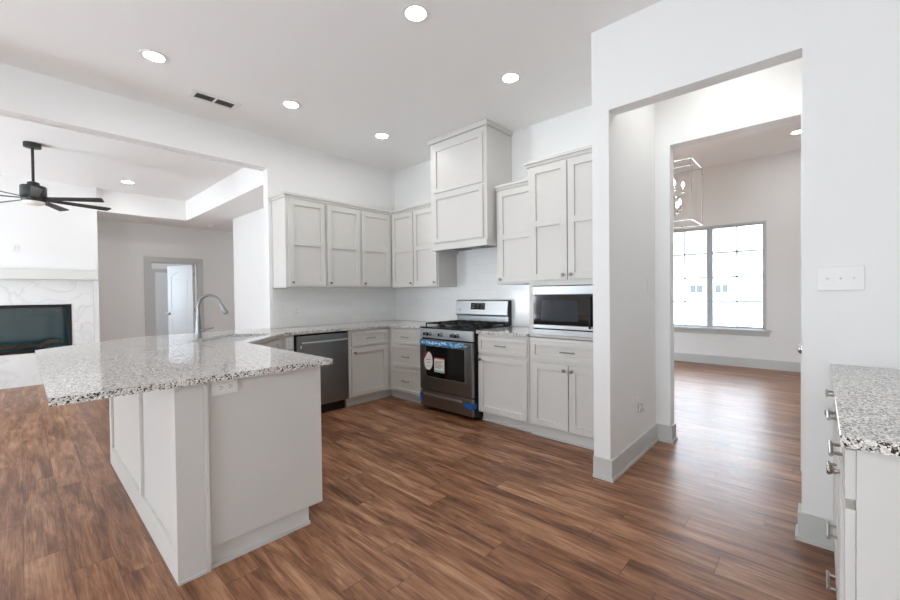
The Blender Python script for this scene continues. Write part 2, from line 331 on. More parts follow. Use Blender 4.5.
# baseboards
def base(name, x0, x1, y0, y1, label=None, h=.14):
    """baseboard with a shoe; the box grows outwards where asked"""
    return struct(name, MB().box(x0, x1, y0, y1, 0, h).box(x0-.008, x1+.008, y0-.008, y1+.008, 0, .022), 'trim', label, bevel=.002)
p = MB()
def ring(mb, pts, out, h, t):
    """strip following a polyline, offset `out` to the right hand side"""
    n = len(pts); off = []
    for i in range(n):
        d = []
        for a, b in ((i-1, i), (i, i+1)):
            if a >= 0 and b < n:
                v = (Vector(pts[b])-Vector(pts[a])).normalized(); d.append(Vector((v.y, -v.x)))
        if len(d) == 2: k = (d[0]+d[1]); k = k/ k.dot(d[0]) if k.dot(d[0]) else d[0]
        else: k = d[0]
        off.append((pts[i][0]+k.x*t, pts[i][1]+k.y*t))
    for i in range(n-1):
        mb.prism([pts[i], pts[i+1], off[i+1], off[i]], 0, h)
    return mb
pts = [(3.376, -.7), (3.376, -1.02), (3.49, -1.02), (3.49, 0), (3.604, 0), (3.604, .118)]
struct('baseboard_pier', ring(ring(MB(), pts[1:], 0, .14, .016), pts[1:], 0, .022, .026), 'trim', 'grey baseboard wrapping the pier and the hall')
pts = [(4.464, -.92), (4.464, -1.021), (4.595, -1.021)][::1]
struct('baseboard_east', ring(ring(MB(), [(4.464, -.91), (4.464, -1.02), (4.59, -1.02)], 0, .14, .016), [(4.464, -.91), (4.464, -1.02), (4.59, -1.02)], 0, .022, .026), 'trim', 'pale baseboard right of the hall opening')
base('baseboard_dining', 1.1, 5.7, YW-.016, YW-.001, 'grey baseboard under the dining room window', .15)
base('baseboard_living', -4.929, -4.914, -2.84, -2.11, 'grey baseboard left of the far door')
base('baseboard_passage', -4.929, -4.914, -1.11, 1.98, 'grey baseboard right of the far door')
base('baseboard_west', -3.38, -.13, -1.056, -1.041, 'grey baseboard under the bright living room wall')

# dining window (two units, each 2 x 4 panes)
wn_ = B(2.33, 3.865, YW+.02, YW+.045, .635, .66)
fr = MB()
fr.box(2.33, 2.365, YW+.02, YW+.08, .64, 2.395).box(3.84, 3.865, YW+.02, YW+.08, .64, 2.395).box(2.33, 3.865, YW+.02, YW+.08, 2.37, 2.395).box(2.33, 3.865, YW+.02, YW+.08, .64, .675).box(3.06, 3.15, YW+.01, YW+.08, .64, 2.395)
win = struct('window_1', fr, 'alum', 'double dining room window with white grids', bevel=.003)
struct('window_casing', MB().box(2.305, 2.33, YW-.014, YW-.001, .632, 2.42).box(3.865, 3.89, YW-.014, YW-.001, .632, 2.42).box(2.33, 3.865, YW-.014, YW-.001, 2.395, 2.42), 'trim', parent=win)
struct('window_sill', MB().box(2.2, 3.95, YW-.06, YW+.02, .60, .632).box(2.25, 3.93, YW-.018, YW-.001, .53, .60), 'trim', parent=win, bevel=.004)
for a, b in ((2.365, 3.06), (3.15, 3.84)):
    mm = MB().box((a+b)/2-.011, (a+b)/2+.011, YW+.035, YW+.065, .675, 2.37)
    for k in (1, 2, 3): z = .675+1.7*k/4; mm.box(a, b, YW+.035, YW+.065, z-.012, z+.012)
    struct('window_grid', mm, 'alum', parent=win)
    struct('window_pane', B(a, b, YW+.048, YW+.052, .675, 2.37), 'glass', parent=win)

# far door + casing + door handle
d1 = struct('door_1', MB().box(-4.928, -4.905, -2.11, -2.01, 0, 2.07).box(-4.928, -4.905, -1.22, -1.12, 0, 2.07).box(-4.928, -4.905, -2.01, -1.22, 1.97, 2.07)
            .box(-5.06, -4.93, -2.01, -1.99, 0, 1.97).box(-5.06, -4.93, -1.24, -1.22, 0, 1.97).box(-5.06, -4.93, -1.99, -1.24, 1.955, 1.97), 'trim', 'grey casing of the open far door')
def door_slab(wd, ht, parent, name='door_slab', arch=True):
    """slab in local x 0..wd, front -y, panels on both faces"""
    mb = MB().box(0, wd, -.011, .011, 0, ht)
    st = .11
    for sy in (-1, 1):
        y0, y1 = sorted((sy*.011, sy*.018))
        mb.box(0, st, y0, y1, 0, ht).box(wd-st, wd, y0, y1, 0, ht).box(st, wd-st, y0, y1, 0, .22).box(st, wd-st, y0, y1, .80, .98)
        if arch:
            n = 12; pl = [(st, ht), (st, ht-.24)]
            for i in range(n+1):
                t = i/n; x = st+(wd-2*st)*t; pl.append((x, ht-.24+.11*math.sin(PI*t)))
            pl += [(wd-st, ht)]
            pl = [pl[0]]+pl[2:]
            mb.prism(pl, y0, y1, 'xz')
        else: mb.box(st, wd-st, y0, y1, ht-.12, ht)
        for (za, zb) in ((.26, .76), (1.02, ht-.30)): mb.box(st+.04, wd-st-.04, *sorted((sy*.011, sy*.015)), za, zb)
    return mb.build(name, 'door', parent, bevel=.003)
def knob(mb, x, z, y=-.018, r=.027):
    return mb.lathe([(.03, 0), (.03, .006), (.011, .01), (.011, .03), (r*.8, .036), (r, .05), (r*.85, .062), (.004, .066)], (x, y, z), 'y')
hg = bpy.data.objects.new('door_leaf', None); COL.objects.link(hg); hg.location = (-5.07, -1.262, .01); hg.rotation_euler = (0, 0, math.radians(203)); hg['kind'] = 'structure'; hg['label'] = 'white arched two panel door leaf standing open'; hg['category'] = 'door'
door_slab(.74, 1.94, hg)
k = knob(knob(MB(), .68, .92), .68, .92, .018); kk = MB(); knob(kk, .68, .92)
kk.box(.66, .70, -.02, .02, .90, .94).lathe([(.03, 0), (.011, .01), (.011, .03), (.022, .036), (.027, .05), (.02, .062), (.004, .066)], (.68, .086, .92), 'y')
kk.build('door_handle', 'nickel', hg, smooth=True)
hn = MB()
for z in (.25, 1.0, 1.75): hn.cyl((.0, -.022, z-.045), (.0, -.022, z+.045), .008)
hn.build('hinge', 'nickel', hg)
d2 = struct('door_2', MB().box(-8.049, -8.02, -1.47, -1.36, 0, 2.02).box(-8.049, -8.02, -.6, -.49, 0, 2.02).box(-8.049, -8.02, -1.36, -.6, 1.93, 2.02), 'trim', 'grey casing in the bedroom beyond')
g2 = door_slab(.755, 1.92, d2, arch=False); g2.rotation_euler = (0, 0, PI/2); g2.location = (-8.028, -1.357, .005)
# hall door at the right (only its knob shows past the jamb)
d3 = struct('door_3', MB().box(4.555, 4.579, -.86, -.05, 0, 2.1), 'door', 'white door in the right wall of the hall')
kk = MB(); kk.lathe([(.032, 0), (.032, .008), (.012, .012), (.012, .075), (.022, .085), (.031, .10), (.031, .112), (.022, .125), (.004, .13)], (0, 0, 0), 'y', 24)
ko = kk.build('door_handle', 'chrome', d3, smooth=True); ko.rotation_euler = (0, 0, -PI/2); ko.location = (4.554, -.40, .91)

# ------------------------------------------------------------------ cabinets
def shaker(mb, x0, x1, z0, z1, mid=False, rail=.056, t=.02):
    mb.box(x0, x0+rail, -t, -.0005, z0, z1).box(x1-rail, x1, -t, -.0005, z0, z1)
    mb.box(x0+rail, x1-rail, -t, -.0005, z0, z0+rail).box(x0+rail, x1-rail, -t, -.0005, z1-rail, z1)
    if mid: c = (z0+z1)/2; mb.box(x0+rail, x1-rail, -t, -.0005, c-rail/2, c+rail/2)
    return mb.box(x0+rail-.002, x1-rail+.002, -.006, -.0005, z0+rail-.002, z1-rail+.002)
def cab_knob(par, x, z):
    return MB().lathe([(.008, 0), (.006, .004), (.006, .014), (.013, .018), (.0155, .024), (.013, .030), (.004, .032)], (x, -.02, z), 'y', 16).build('knob', 'nickel', par, smooth=True)
def pull(par, x, z, L=.13):
    m_ = MB().cyl((x-L/2, -.044, z), (x+L/2, -.044, z), .0055, n=10).cyl((x-L/2+.02, -.02, z), (x-L/2+.02, -.044, z), .005, n=8).cyl((x+L/2-.02, -.02, z), (x+L/2-.02, -.044, z), .005, n=8)
    return m_.build('handle', 'nickel', par, smooth=True)
def cabinet(name, label, cat, loc, rz, wd, dp, z0, z1, doors=(), drawers=(), toe=0, group=None, shoe=False, corner=False):
    """local: x along the front, y 0 = face frame plane, +y to the wall. z absolute."""
    t = thing(name, label, cat, (loc[0], loc[1], z0), rz, group)
    h = z1-z0; b = MB().box(.0015, wd-.0015, 0, dp, toe, h)
    if toe: b.box(.0015, wd-.0015, .07, dp, 0, toe)
    b.build('body', 'cab', t, bevel=.0012)
    if toe:
        k = MB().box(.002, wd-.002, .064 if not shoe else .035, .07, 0.0, toe-.001)
        k.build('toe_kick', 'cab', t)
        MB().box(.002, wd-.002, .052 if not shoe else .022, .0635 if not shoe else .0345, 0.0, .018).build('shoe_moulding', 'trim', t)
    if corner: MB().box(.659, .672, -.002, .0635, 0, toe-.001).build('corner_toe', 'cab', t)
    for (x0, x1, a, c, mid, kx, kz) in doors:
        d = shaker(MB(), x0, x1, a-z0, c-z0, mid).build('door', 'cab', t, bevel=.0012)
        if kx is not None: cab_knob(d, kx, kz-z0)
    for (x0, x1, a, c) in drawers:
        d = shaker(MB(), x0, x1, a-z0, c-z0, False, .036).build('drawer', 'cab', t, bevel=.0012)
        pull(d, (x0+x1)/2, (a+c)/2-z0)
    return t
ZU, ZT = 1.372, 2.345
R90 = PI/2
# upper run on the left wall (local +x = world +y)
ux = .33
def left_upper(y0, y1, dy0, dy1, label):
    cabinet('wall_cabinet', label, 'cabinet', (ux, y0), R90, y1-y0, ux-.003, ZU, ZT, doors=[(dy0-y0, dy1-y0, 1.39, 2.325, True, dy0-y0+.03, 1.425)], group='upper cabinets on the left kitchen wall')
left_upper(-1.782, -1.306, -1.748, -1.322, 'pale grey one-door upper cabinet farthest from the room corner, its side panel showing')
left_upper(-1.305, -.829, -1.29, -.845, 'pale grey one-door upper cabinet, middle of the three above the dishwasher run')
left_upper(-.828, -.332, -.815, -.372, 'pale grey one-door upper cabinet tucked into the corner, above the left drawer-and-door base')
def crown(name, label, pts, z, t=.026, h=.05):
    mb = MB()
    ring2 = MB(); ring(ring2, pts, 0, h*.6, t*.45); ring3 = MB(); ring(ring3, pts, 0, h, t)
    for q in ring2.v: mb.v.append((q[0], q[1], q[2]+z))
    n = len(mb.v); mb.f += ring2.f
    for q in ring3.v: mb.v.append((q[0], q[1], (q[2] if q[2] > 0 else h*.55)+z))
    mb.f += [tuple(i+n for i in f) for f in ring3.f]
    o = mb.build(name, 'cab'); return tag(o, label, 'moulding')
crown('crown_moulding', 'pale grey crown strip on top of the left wall upper cabinets', [(.002, -1.783), (.331, -1.783), (.331, -.372)][::1], ZT-.003)
# upper on the range wall, left of the hood
cabinet('wall_cabinet', 'pale grey two-door upper cabinet between the room corner and the range hood', 'cabinet', (.335, -.33), 0, .865, .325, ZU, ZT,
        doors=[(.02, .432, 1.39, 2.325, True, .402, 1.425), (.446, .85, 1.39, 2.325, True, .82, 1.425)])
crown('crown_moulding', 'pale grey crown strip over the two-door cabinet left of the hood', [(.372, -.331), (1.198, -.331)], ZT-.003)
# small upper right of the hood
cabinet('wall_cabinet', 'pale grey one-door upper cabinet between the range hood and the taller microwave cabinets', 'cabinet', (2.055, -.33), 0, .55, .325, ZU, ZT,
        doors=[(.035, .53, 1.39, 2.325, True, .065, 1.425)])
crown('crown_moulding', 'short pale grey crown strip between the hood and the tall cabinets', [(2.052, -.331), (2.606, -.331)], ZT-.003)
# upper over the microwave (full depth)
TX = 2.612
cabinet('wall_cabinet', 'deep two-door upper cabinet directly above the built-in microwave', 'cabinet', (TX, -.61), 0, .758, .605, 1.343, 2.40,
        doors=[(.03, .377, 1.392, 2.38, True, .347, 1.43), (.387, .735, 1.392, 2.38, True, .417, 1.43)])
crown('crown_moulding', 'crown strip on the taller cabinet above the microwave', [(TX-.001, -.345), (TX-.001, -.611), (3.368, -.611)], 2.395)
# microwave housing: a pale frame around the opening
t = thing('microwave_cabinet', 'open-fronted pale cabinet bay holding the built-in microwave', 'cabinet', (TX, -.61, .892))
MB().box(.0015, .046, 0, .605, 0, .449).box(.712, .7565, 0, .605, 0, .449).box(.046, .712, 0, .605, 0, .02).box(.046, .712, .56, .605, .02, .449).build('body', 'cab', t)
mw = thing('microwave', 'black glass built-in microwave with stainless trim kit', 'microwave', (TX+.047, -.61, .914))
W_ = .664
MB().box(0, W_, .02, .45, .02, .40).build('case', 'black', mw)
MB().box(0, W_, -.012, .0, .352, .422).build('trim_band', 'steel2', mw, bevel=.002)
MB().box(0, W_, -.012, .0, 0, .048).build('trim_band', 'steel2', mw, bevel=.002)
MB().box(.012, W_-.012, -.03, .018, .092, .348).build('door_glass', 'glassblk', mw, bevel=.004)
MB().box(.09, .43, -.0315, -.0302, .125, .305).build('window', 'mwglass', mw)
MB().box(.012, W_-.012, -.032, .018, .058, .09).build('lower_strip', 'steel2', mw, bevel=.003)
MB().box(.530, .544, -.062, -.05, .075, .335).box(.532, .542, -.05, -.03, .09, .11).box(.532, .542, -.05, -.03, .305, .325).build('handle', 'black', mw)
MB().box(.56, W_-.02, -.0315, -.0302, .11, .33).build('keypad', 'mwglass', mw)
# base cabinets, left wall
ZB = .884
cabinet('base_cabinet', 'pale grey base cabinet with one drawer over one door, between the dishwasher and the corner', 'cabinet', (.61, -1.205), R90, 1.19, .605, 0, ZB,
        doors=[(.035, .545, .115, .665, False, .07, .622)], drawers=[(.035, .545, .695, .858)], toe=.1, corner=True)
cabinet('base_cabinet', 'pale grey base cabinet of three stacked drawers in the corner left of the range', 'cabinet', (.612, -.61), 0, .63, .607, 0, ZB,
        drawers=[(.048, .61, .695, .858), (.048, .61, .415, .668), (.048, .61, .115, .39)], toe=.1)
cabinet('base_cabinet', 'base cabinet with one drawer over one wide door, between range and microwave cabinets', 'cabinet', (2.02, -.61), 0, .588, .607, 0, ZB,
        doors=[(.012, .572, .115, .668, False, .045, .63)], drawers=[(.012, .572, .70, .858)], toe=.1)
cabinet('base_cabinet', 'base cabinet with a drawer over two doors below the microwave', 'cabinet', (TX, -.61), 0, .758, .607, 0, ZB,
        doors=[(.03, .377, .115, .668, False, .347, .625), (.387, .735, .115, .668, False, .417, .625)], drawers=[(.03, .735, .70, .858)], toe=.1, shoe=True)
# diagonal sink cabinet and filler
t = thing('sink_cabinet', 'diagonal pale grey sink cabinet in the corner between dishwasher and island', 'cabinet', (0, 0, 0))
MB().prism([(.61, -1.842), (.61, -1.965), (1.17, -2.54), (1.17, -3.14), (.01, -3.14), (.01, -1.842)], .1, .60).prism([(.61, -1.842), (.61, -1.965), (.585, -1.985), (.01, -1.985), (.01, -1.842)], .60, ZB).prism([(.61, -1.965), (1.17, -2.54), (1.15, -2.56), (.59, -1.985)], .6, ZB).build('body', 'cab', t)
MB().prism([(.50, -3.2), (.50, -3.145), (.10, -2.75), (0, -2.75), (0, -1.842), (-.119, -1.842), (-.119, -2.80), (-.02, -2.85)], 0, .883).build('back_panel', 'cab', t)
MB().prism([(.54, -1.842), (.54, -1.99), (1.10, -2.57), (1.10, -3.13), (.02, -3.13), (.02, -1.842)], 0, .099).build('toe_kick', 'cab', t)
ds = MB(); shaker(ds, .05, .37, .115, .70, False); shaker(ds, .38, .70, .115, .70, False); shaker(ds, .05, .70, .725, .858, False, .036)
df = ds.build('door_front', 'cab', t); df.rotation_euler = (0, 0, math.atan2(.575, -.56)+PI); df.location = (.614, -1.968, 0)
df.rotation_euler = (0, 0, math.atan2(.575, -.56)); df.location = (1.172, -2.538, 0)
# ---- outlets
def outlet(name, label, loc, rz, horiz=False, gang=1, kind='outlet', scale=1, group=None):
    """local plate facing -y centred on origin"""
    t = thing(name, label, kind, loc, rz, group)
    wd, ht = (.07*scale+.046*(gang-1), .115*scale)
    if horiz: wd, ht = ht, wd
    MB().box(-wd/2, wd/2, -.006, -.0005, -ht/2, ht/2).build('cover_plate', 'plastic', t, bevel=.002)
    for g in range(gang):
        ox = (g-(gang-1)/2)*.046
        if kind == 'light switch':
            MB().box(ox-.005, ox+.005, -.0075, -.006, -.012, .012).prism([(-.0075, -.004), (-.016, .003), (-.016, .009), (-.0075, .008)], ox-.0035, ox+.0035, 'yz').build('toggle', 'plastic', t)
            pass
        else:
            for q in (-.02, .02):
                f = MB(); sl = MB()
                cx, cz = (q, 0) if horiz else (ox, q)
                f.box(cx-.0155, cx+.0155, -.008, -.006, cz-.0145, cz+.0145)
                for e in (-.006, .006):
                    if horiz: sl.box(cx-.004, cx+.004, -.0086, -.008, cz+e-.0013, cz+e+.0013)
                    else: sl.box(cx+e-.0013, cx+e+.0013, -.0086, -.008, cz-.001, cz+.007)
                sl.cyl((cx+(.009 if horiz else 0), -.008, cz-(0 if horiz else .008)), (cx+(.009 if horiz else 0), -.0086, cz-(0 if horiz else .008)), .0025, n=8)
                f = f.build('receptacle', 'plastic', t, bevel=.002); sl.build('socket_holes', 'dark', f)
    return t
outlet('wall_outlet', 'white outlet on the tile above the dishwasher', (.008, -1.508, 1.10), R90)
outlet('wall_outlet', 'white outlet on the tile near the corner, above the left drawer-and-door base', (.008, -.48, 1.12), R90)
outlet('wall_outlet', 'white outlet on the filler strip between the dishwasher and the diagonal sink cabinet', (.6105, -1.893, .80), R90)
outlet('wall_outlet', 'sideways white outlet high on the island end panel under the granite', (2.4405, -3.066, .847), R90, horiz=True)
o = outlet('wall_outlet', 'white outlet low on the hall wall with a plug-in sensor in it', (3.4905, -.48, .40), R90)
MB().box(-.02, .02, -.035, -.009, -.045, .012).box(-.03, .012, -.045, -.03, -.04, -.015).build('plug', 'crystal', o, bevel=.004)
outlet('light_switch', 'single white light switch on the hall wall above the low outlet', (3.4905, -.19, 1.33), R90, kind='light switch')
outlet('light_switch', 'three-gang white light switch plate on the wall above the right hand counter', (4.603, -1.0205, 1.333), 0, gang=3, kind='light switch')
outlet('wall_outlet', 'small outlet on the marble at the lower right of the firebox', (-3.9995, -3.12, .84), R90)

# ---- island / peninsula
t = thing('island_cabinet', 'pale grey island with board-and-batten back and plain end panel', 'island', (0, 0, 0))
XE = 2.434
MB().box(1.185, XE, -3.144, -2.585, .1, .883).box(1.185, XE-.015, -3.14, -2.65, 0, .1).build('body', 'cab', t)
MB().box(XE+.001, XE+.006, -3.140, -2.566, .1, .883).build('end_panel', 'cab', t, bevel=.001)
MB().box(XE-.014, XE-.006, -3.140, -2.645, 0, .10).build('toe_kick', 'cab', t)
MB().box(XE-.005, XE+.006, -3.140, -2.642, 0, .02).build('shoe_moulding', 'trim', t)
wl = MB().box(.52, XE-.001, -3.255, -3.146, 0, .883)
wl.build('knee_wall', 'cab', t)
bt = MB().box(.50, XE+.004, -3.272, -3.2555, 0, .135).box(.50, XE+.004, -3.272, -3.2555, .80, .883)
for a, b in ((.50, .575), (1.60, 1.665), (2.35, XE+.004)): bt.box(a, b, -3.2715, -3.2555, .135, .80)
bt.build('batten_frame', 'cab', t, bevel=.0015)
MB().box(XE, XE+.016, -3.272, -3.160, 0, .883).build('corner_post', 'cab', t, bevel=.0015)
MB().box(XE, XE+.022, -3.159, -3.141, .0, .883).build('end_strip', 'cab', t, bevel=.001)
MB().box(XE+.0165, XE+.022, -3.272, -3.160, .0, .012).build('shoe_moulding', 'trim', t)
for a in (1.20, 1.60, 2.01):
    d = MB(); shaker(d, 0, .40, .115, .858, False); d = d.build('door', 'cab', t); d.rotation_euler = (0, 0, PI); d.location = (a+.40, -2.585, 0)
    cab_knob(d, .04, .80)

# ---- granite
def slab_with_hole(outer, hole, z0, z1):
    pts = [Vector((*q, 0)) for q in outer]+([Vector((*q, 0)) for q in hole] if hole else [])
    loops = [[Vector((*q, 0)) for q in outer]]+([[Vector((*q, 0)) for q in hole]] if hole else [])
    tris = tessellate_polygon(loops); n = len(pts); mb = MB()
    vs = [(q.x, q.y, z1) for q in pts]+[(q.x, q.y, z0) for q in pts]
    fs = [tuple(a) for a in tris]+[tuple(i+n for i in a[::-1]) for a in tris]
    def side(idx):
        for i in range(len(idx)): a, b = idx[i], idx[(i+1) % len(idx)]; fs.append((a, b, b+n, a+n))
    side(list(range(len(outer))))
    if hole: side(list(range(len(outer), n)))
    return mb.add(vs, fs)
d = Vector((-.707, .707)); nn = Vector((.707, .707)); S0 = Vector((.79, -2.83))
hole = [S0, S0+nn*.42, S0+nn*.42+d*.69, S0+d*.69]
r_ = .04
def roundrect(p0, u, ul, v, vl, r, k=4):
    out = []
    for (cx, cy, a0) in ((r, r, PI), (ul-r, r, 1.5*PI), (ul-r, vl-r, 0), (r, vl-r, .5*PI)):
        for i in range(k+1):
            a = a0+i/k*PI/2; q = p0+u*(cx+r*math.cos(a))+v*(cy+r*math.sin(a)); out.append((q.x, q.y))
    return out
hole = roundrect(S0, d, .69, nn, .42, .04)
outer = [(.009, -.009), (1.243, -.009), (1.243, -.645), (.645, -.645), (.645, -1.955), (1.215, -2.512), (2.479, -2.512), (2.479, -3.662), (.452, -3.662), (-.15, -3.02), (-.15, -1.825), (.009, -1.825)]
ct = slab_with_hole(outer, hole, .8845, .914).build('countertop', 'granite', bevel=0)
tag(ct, 'long speckled granite countertop wrapping the corner, sink and island', 'countertop')
tag(B(2.018, 2.606, -.645, -.009, .8845, .914).build('countertop', 'granite', bevel=.002), 'short speckled granite countertop between the range and the microwave bay', 'countertop')
tag(B(4.567, 5.249, -2.338, -1.022, .8845, .914).build('countertop', 'granite', bevel=.002), 'speckled granite countertop against the wall with the three-gang switch plate', 'countertop')
# sink (basin as walls, under the slab)
t = thing('kitchen_sink', 'undermount stainless sink sunk into the diagonal corner of the granite', 'sink', (S0.x, S0.y, .66), 0)
rim = roundrect(S0-(d+nn)*.012, d, .714, nn, .444, .05); inn = roundrect(S0-(d+nn)*.002, d, .694, nn, .424, .042)
sk = MB(); n_ = len(rim)
sk.add([(x, y, .2235) for x, y in rim]+[(x, y, .2235) for x, y in inn]+[(x*.995+.0035*S0.x, y*.995+.005*S0.y-.0015*S0.y, .0) for x, y in inn], [(i, (i+1) % n_, n_+(i+1) % n_, n_+i) for i in range(n_)]+[(n_+i, n_+(i+1) % n_, 2*n_+(i+1) % n_, 2*n_+i) for i in range(n_)]+[tuple(range(2*n_, 3*n_))])
sk.v = [(x-S0.x, y-S0.y, z) for x, y, z in sk.v]
so = sk.build('basin', 'basin', t); sm = so.modifiers.new('solid', 'SOLIDIFY'); sm.thickness = .002; sm.offset = -1
c = (d*.345+nn*.21); MB().lathe([(.045, 0), (.045, .004), (.02, .002), (.004, .001)], (c.x, c.y, .002)).build('drain', 'steel', t)
# faucet
fb = Vector((.493, -2.655)); sd = Vector((.80, .60)).normalized()
t = thing('kitchen_faucet', 'brushed steel gooseneck pull-down faucet behind the corner sink', 'faucet', (fb.x, fb.y, .9145), math.atan2(sd.y, sd.x))
MB().lathe([(.03, 0), (.03, .006), (.026, .012), (.0235, .06), (.019, .15), (.0145, .20), (.0125, .23)], (0, 0, 0)).build('base', 'steel', t, smooth=True)
pt = [(0, 0, .20), (0, 0, .255)]; R_ = .110
for i in range(0, 17):
    a = PI-i/16*PI*.86; pt.append((R_+R_*math.cos(a), 0, .268+R_*math.sin(a)))
e = Vector(pt[-1]); dr = (Vector(pt[-1])-Vector(pt[-2])).normalized(); pt.append(tuple(e+dr*.02))
MB().tube(pt, .0115, 14).build('spout', 'steel', t, smooth=True)
e = Vector(pt[-1]); MB().tube([e, e+dr*.012, e+dr*.05, e+dr*.09, e+dr*.095], [.013, .014, .018, .021, .018], 16).build('spray_head', 'steel', t, smooth=True)
hp = MB().cyl((.015, 0, .07), (.05, 0, .07), .012, n=14).tube([(.045, 0, .07), (.07, 0, .075), (.12, 0, .088)], [.008, .0065, .0055], 10)
ho = hp.build('lever', 'steel', t, smooth=True); ho.rotation_euler = (0, 0, math.radians(20))

# ---- dishwasher
t = thing('dishwasher', 'stainless dishwasher with bar handle beside the diagonal sink cabinet', 'dishwasher', (.61, -1.832, 0), R90)
MB().box(.006, .616, .02, .58, .1, .872).build('tub', 'black', t)
MB().box(.01, .612, -.02, .018, .112, .86).build('door', 'steel', t, bevel=.004)
MB().box(.01, .612, .0, .018, .861, .871).build('control_strip', 'black', t)
MB().tube([(.04, -.058, .79), (.58, -.058, .79)], .011, 12).cyl((.06, -.02, .79), (.06, -.058, .79), .008, n=10).cyl((.56, -.02, .79), (.56, -.058, .79), .008, n=10).build('handle', 'steel2', t, smooth=True)
MB().box(.02, .60, .05, .06, .0, .1).build('toe_kick', 'black', t)
MB().box(.05, .064, -.0215, -.0202, .735, .765).build('paper_label', 'paper', t)

# ---- range
RX0 = 1.25
t = thing('gas_range', 'stainless gas range with blue film, stickers and tape still on it', 'stove', (RX0, -.66, 0))
RW = .762
MB().box(0, RW, .0, .63, .03, .905).build('body', 'black', t, bevel=.003)
MB().box(-.001, RW+.001, -.028, .635, .906, .922).build('cooktop', 'black', t, bevel=.004)
MB().box(.0, RW, -.03, .0, .80, .904).build('control_panel', 'steel2', t, bevel=.004)
for i, kx in enumerate((.105, .165, .33, .505, .565)):
    k = MB().lathe([(.025, 0), (.024, .006), (.019, .01), (.017, .032), (.014, .036), (.003, .036)], (kx, -.03, .85), 'y', 18).build('burner_knob', 'steel', t, smooth=True)
    MB().box(kx-.005, kx+.005, -.078, -.066, .834, .866).build('grip', 'black', k)
MB().box(.004, RW-.004, -.04, .0, .238, .785).build('oven_door', 'steel', t, bevel=.005)
MB().box(.105, .665, -.0425, -.0405, .385, .715).build('oven_window', 'glassblk', t)
MB().box(.097, .673, -.0415, -.0402, .377, .723).build('window_trim', 'steel2', t)
MB().tube([(.05, -.075, .752), (RW-.05, -.075, .752)], .013, 12).cyl((.07, -.04, .752), (.07, -.075, .752), .010, n=10).cyl((RW-.07, -.04, .752), (RW-.07, -.075, .752), .010, n=10).build('handle', 'steel2', t, smooth=True)
# crumpled film round the handle
fl = []; rr = []
for i in range(34): fl.append((.075+i*(.60/33), -.075+random.uniform(-.004, .004), .752+random.uniform(-.004, .004))); rr.append(.027+random.uniform(-.006, .006))
tag(MB().tube(fl, rr, 10).build('handle_film', 'film', t), 'crumpled blue protective film round the oven handle')
MB().box(.004, RW-.004, -.038, .0, .05, .226).build('storage_drawer', 'steel', t, bevel=.005)
MB().box(.06, RW-.14, -.046, -.038, .172, .196).build('drawer_pull', 'steel2', t, bevel=.003)
tag(MB().box(-.001, .035, -.0395, -.0382, .10, .19).build('tape', 'tape', t), 'blue tape at the left of the drawer')
tag(MB().box(.655, RW+.002, -.048, -.0465, .128, .185).box(RW-.004, RW+.003, -.0465, .02, .128, .185).build('tape', 'tape', t), 'blue tape at the right of the drawer')
# stickers
cx, cz = .145, .555
el = [(cx+.068*math.cos(a), cz+.10*math.sin(a)) for a in [2*PI*i/28 for i in range(28)]]
tagp = tag(MB().prism(el, -.047, -.0455, 'xz').build('hang_tag', 'paper', t), 'oval white tag with red edge')
MB().prism([(cx+.0685*math.cos(a), cz+.101*math.sin(a)) for a in [PI*.48+i*PI*.52/10 for i in range(11)]]+[(cx-.05, cz+.03)], -.0478, -.0471, 'xz').build('red_corner', 'red', tagp)
for i, (a, b, c) in enumerate(((-.02, .03, -.02), (-.03, .035, .01), (-.02, .02, -.06))): MB().box(cx+a, cx+b, -.0476, -.0471, cz+c, cz+c+.007).build('printed_line', 'ink', tagp)
st_ = tag(MB().box(.235, .385, -.0445, -.043, .445, .60).build('sticker', 'paper', t), 'white label with red band on the oven glass')
MB().box(.235, .385, -.0449, -.0446, .587, .60).build('red_band', 'red', st_)
pr = MB()
for i in range(6): pr.box(.245, .37-.02*(i % 3), -.0449, -.0446, .56-i*.014, .566-i*.014)
pr.build('print', 'ink', st_); MB().box(.24, .38, -.0449, -.0446, .45, .463).build('teal_band', 'teal', st_)
# grates + burners
for gx0, gx1 in ((.03, .262), (.266, .496), (.50, .732)):
    g = MB(); z0, z1 = .948, .962
    g.box(gx0, gx1, .03, .042, z0, z1).box(gx0, gx1, .558, .57, z0, z1).box(gx0, gx0+.012, .03, .57, z0, z1).box(gx1-.012, gx1, .03, .57, z0, z1).box(gx0, gx1, .29, .302, z0, z1)
    cxg = (gx0+gx1)/2; g.box(cxg-.005, cxg+.005, .03, .57, z0, z1+.004).box(gx0, gx1, .16, .17, z0, z1+.004).box(gx0, gx1, .425, .435, z0, z1+.004)
    for a in (gx0, gx1-.012):
        for b in (.03, .29, .558): g.box(a, a+.012, b, b+.012, .9225, z0)
    g.build('grate', 'iron', t)
for bx, by in ((.145, .165), (.145, .43), (.381, .30), (.615, .165), (.615, .43)):
    MB().lathe([(.045, 0), (.045, .006), (.03, .008), (.03, .014), (.004, .015)], (bx, by, .9222), n=20).build('burner', 'iron', t, smooth=True)
bgd = MB().prism([(.565, 1.04), (.585, 1.195), (.60, 1.21), (.645, 1.21), (.645, 1.03), (.575, 1.02)], .0, RW, 'yz').build('backguard', 'steel2', t, bevel=.004)
MB().box(.0, RW, .60, .645, .9225, 1.02).build('backguard_base', 'steel', t)
MB().box(RW+.0005, RW+.006, .59, .646, .9225, 1.20).build('backguard_side', 'black', t)
dp = MB().prism([(.5721, 1.095), (.582, 1.172), (.5795, 1.172), (.5696, 1.095)], .24, .45, 'yz').build('display', 'glassblk', bgd)
dg = MB()
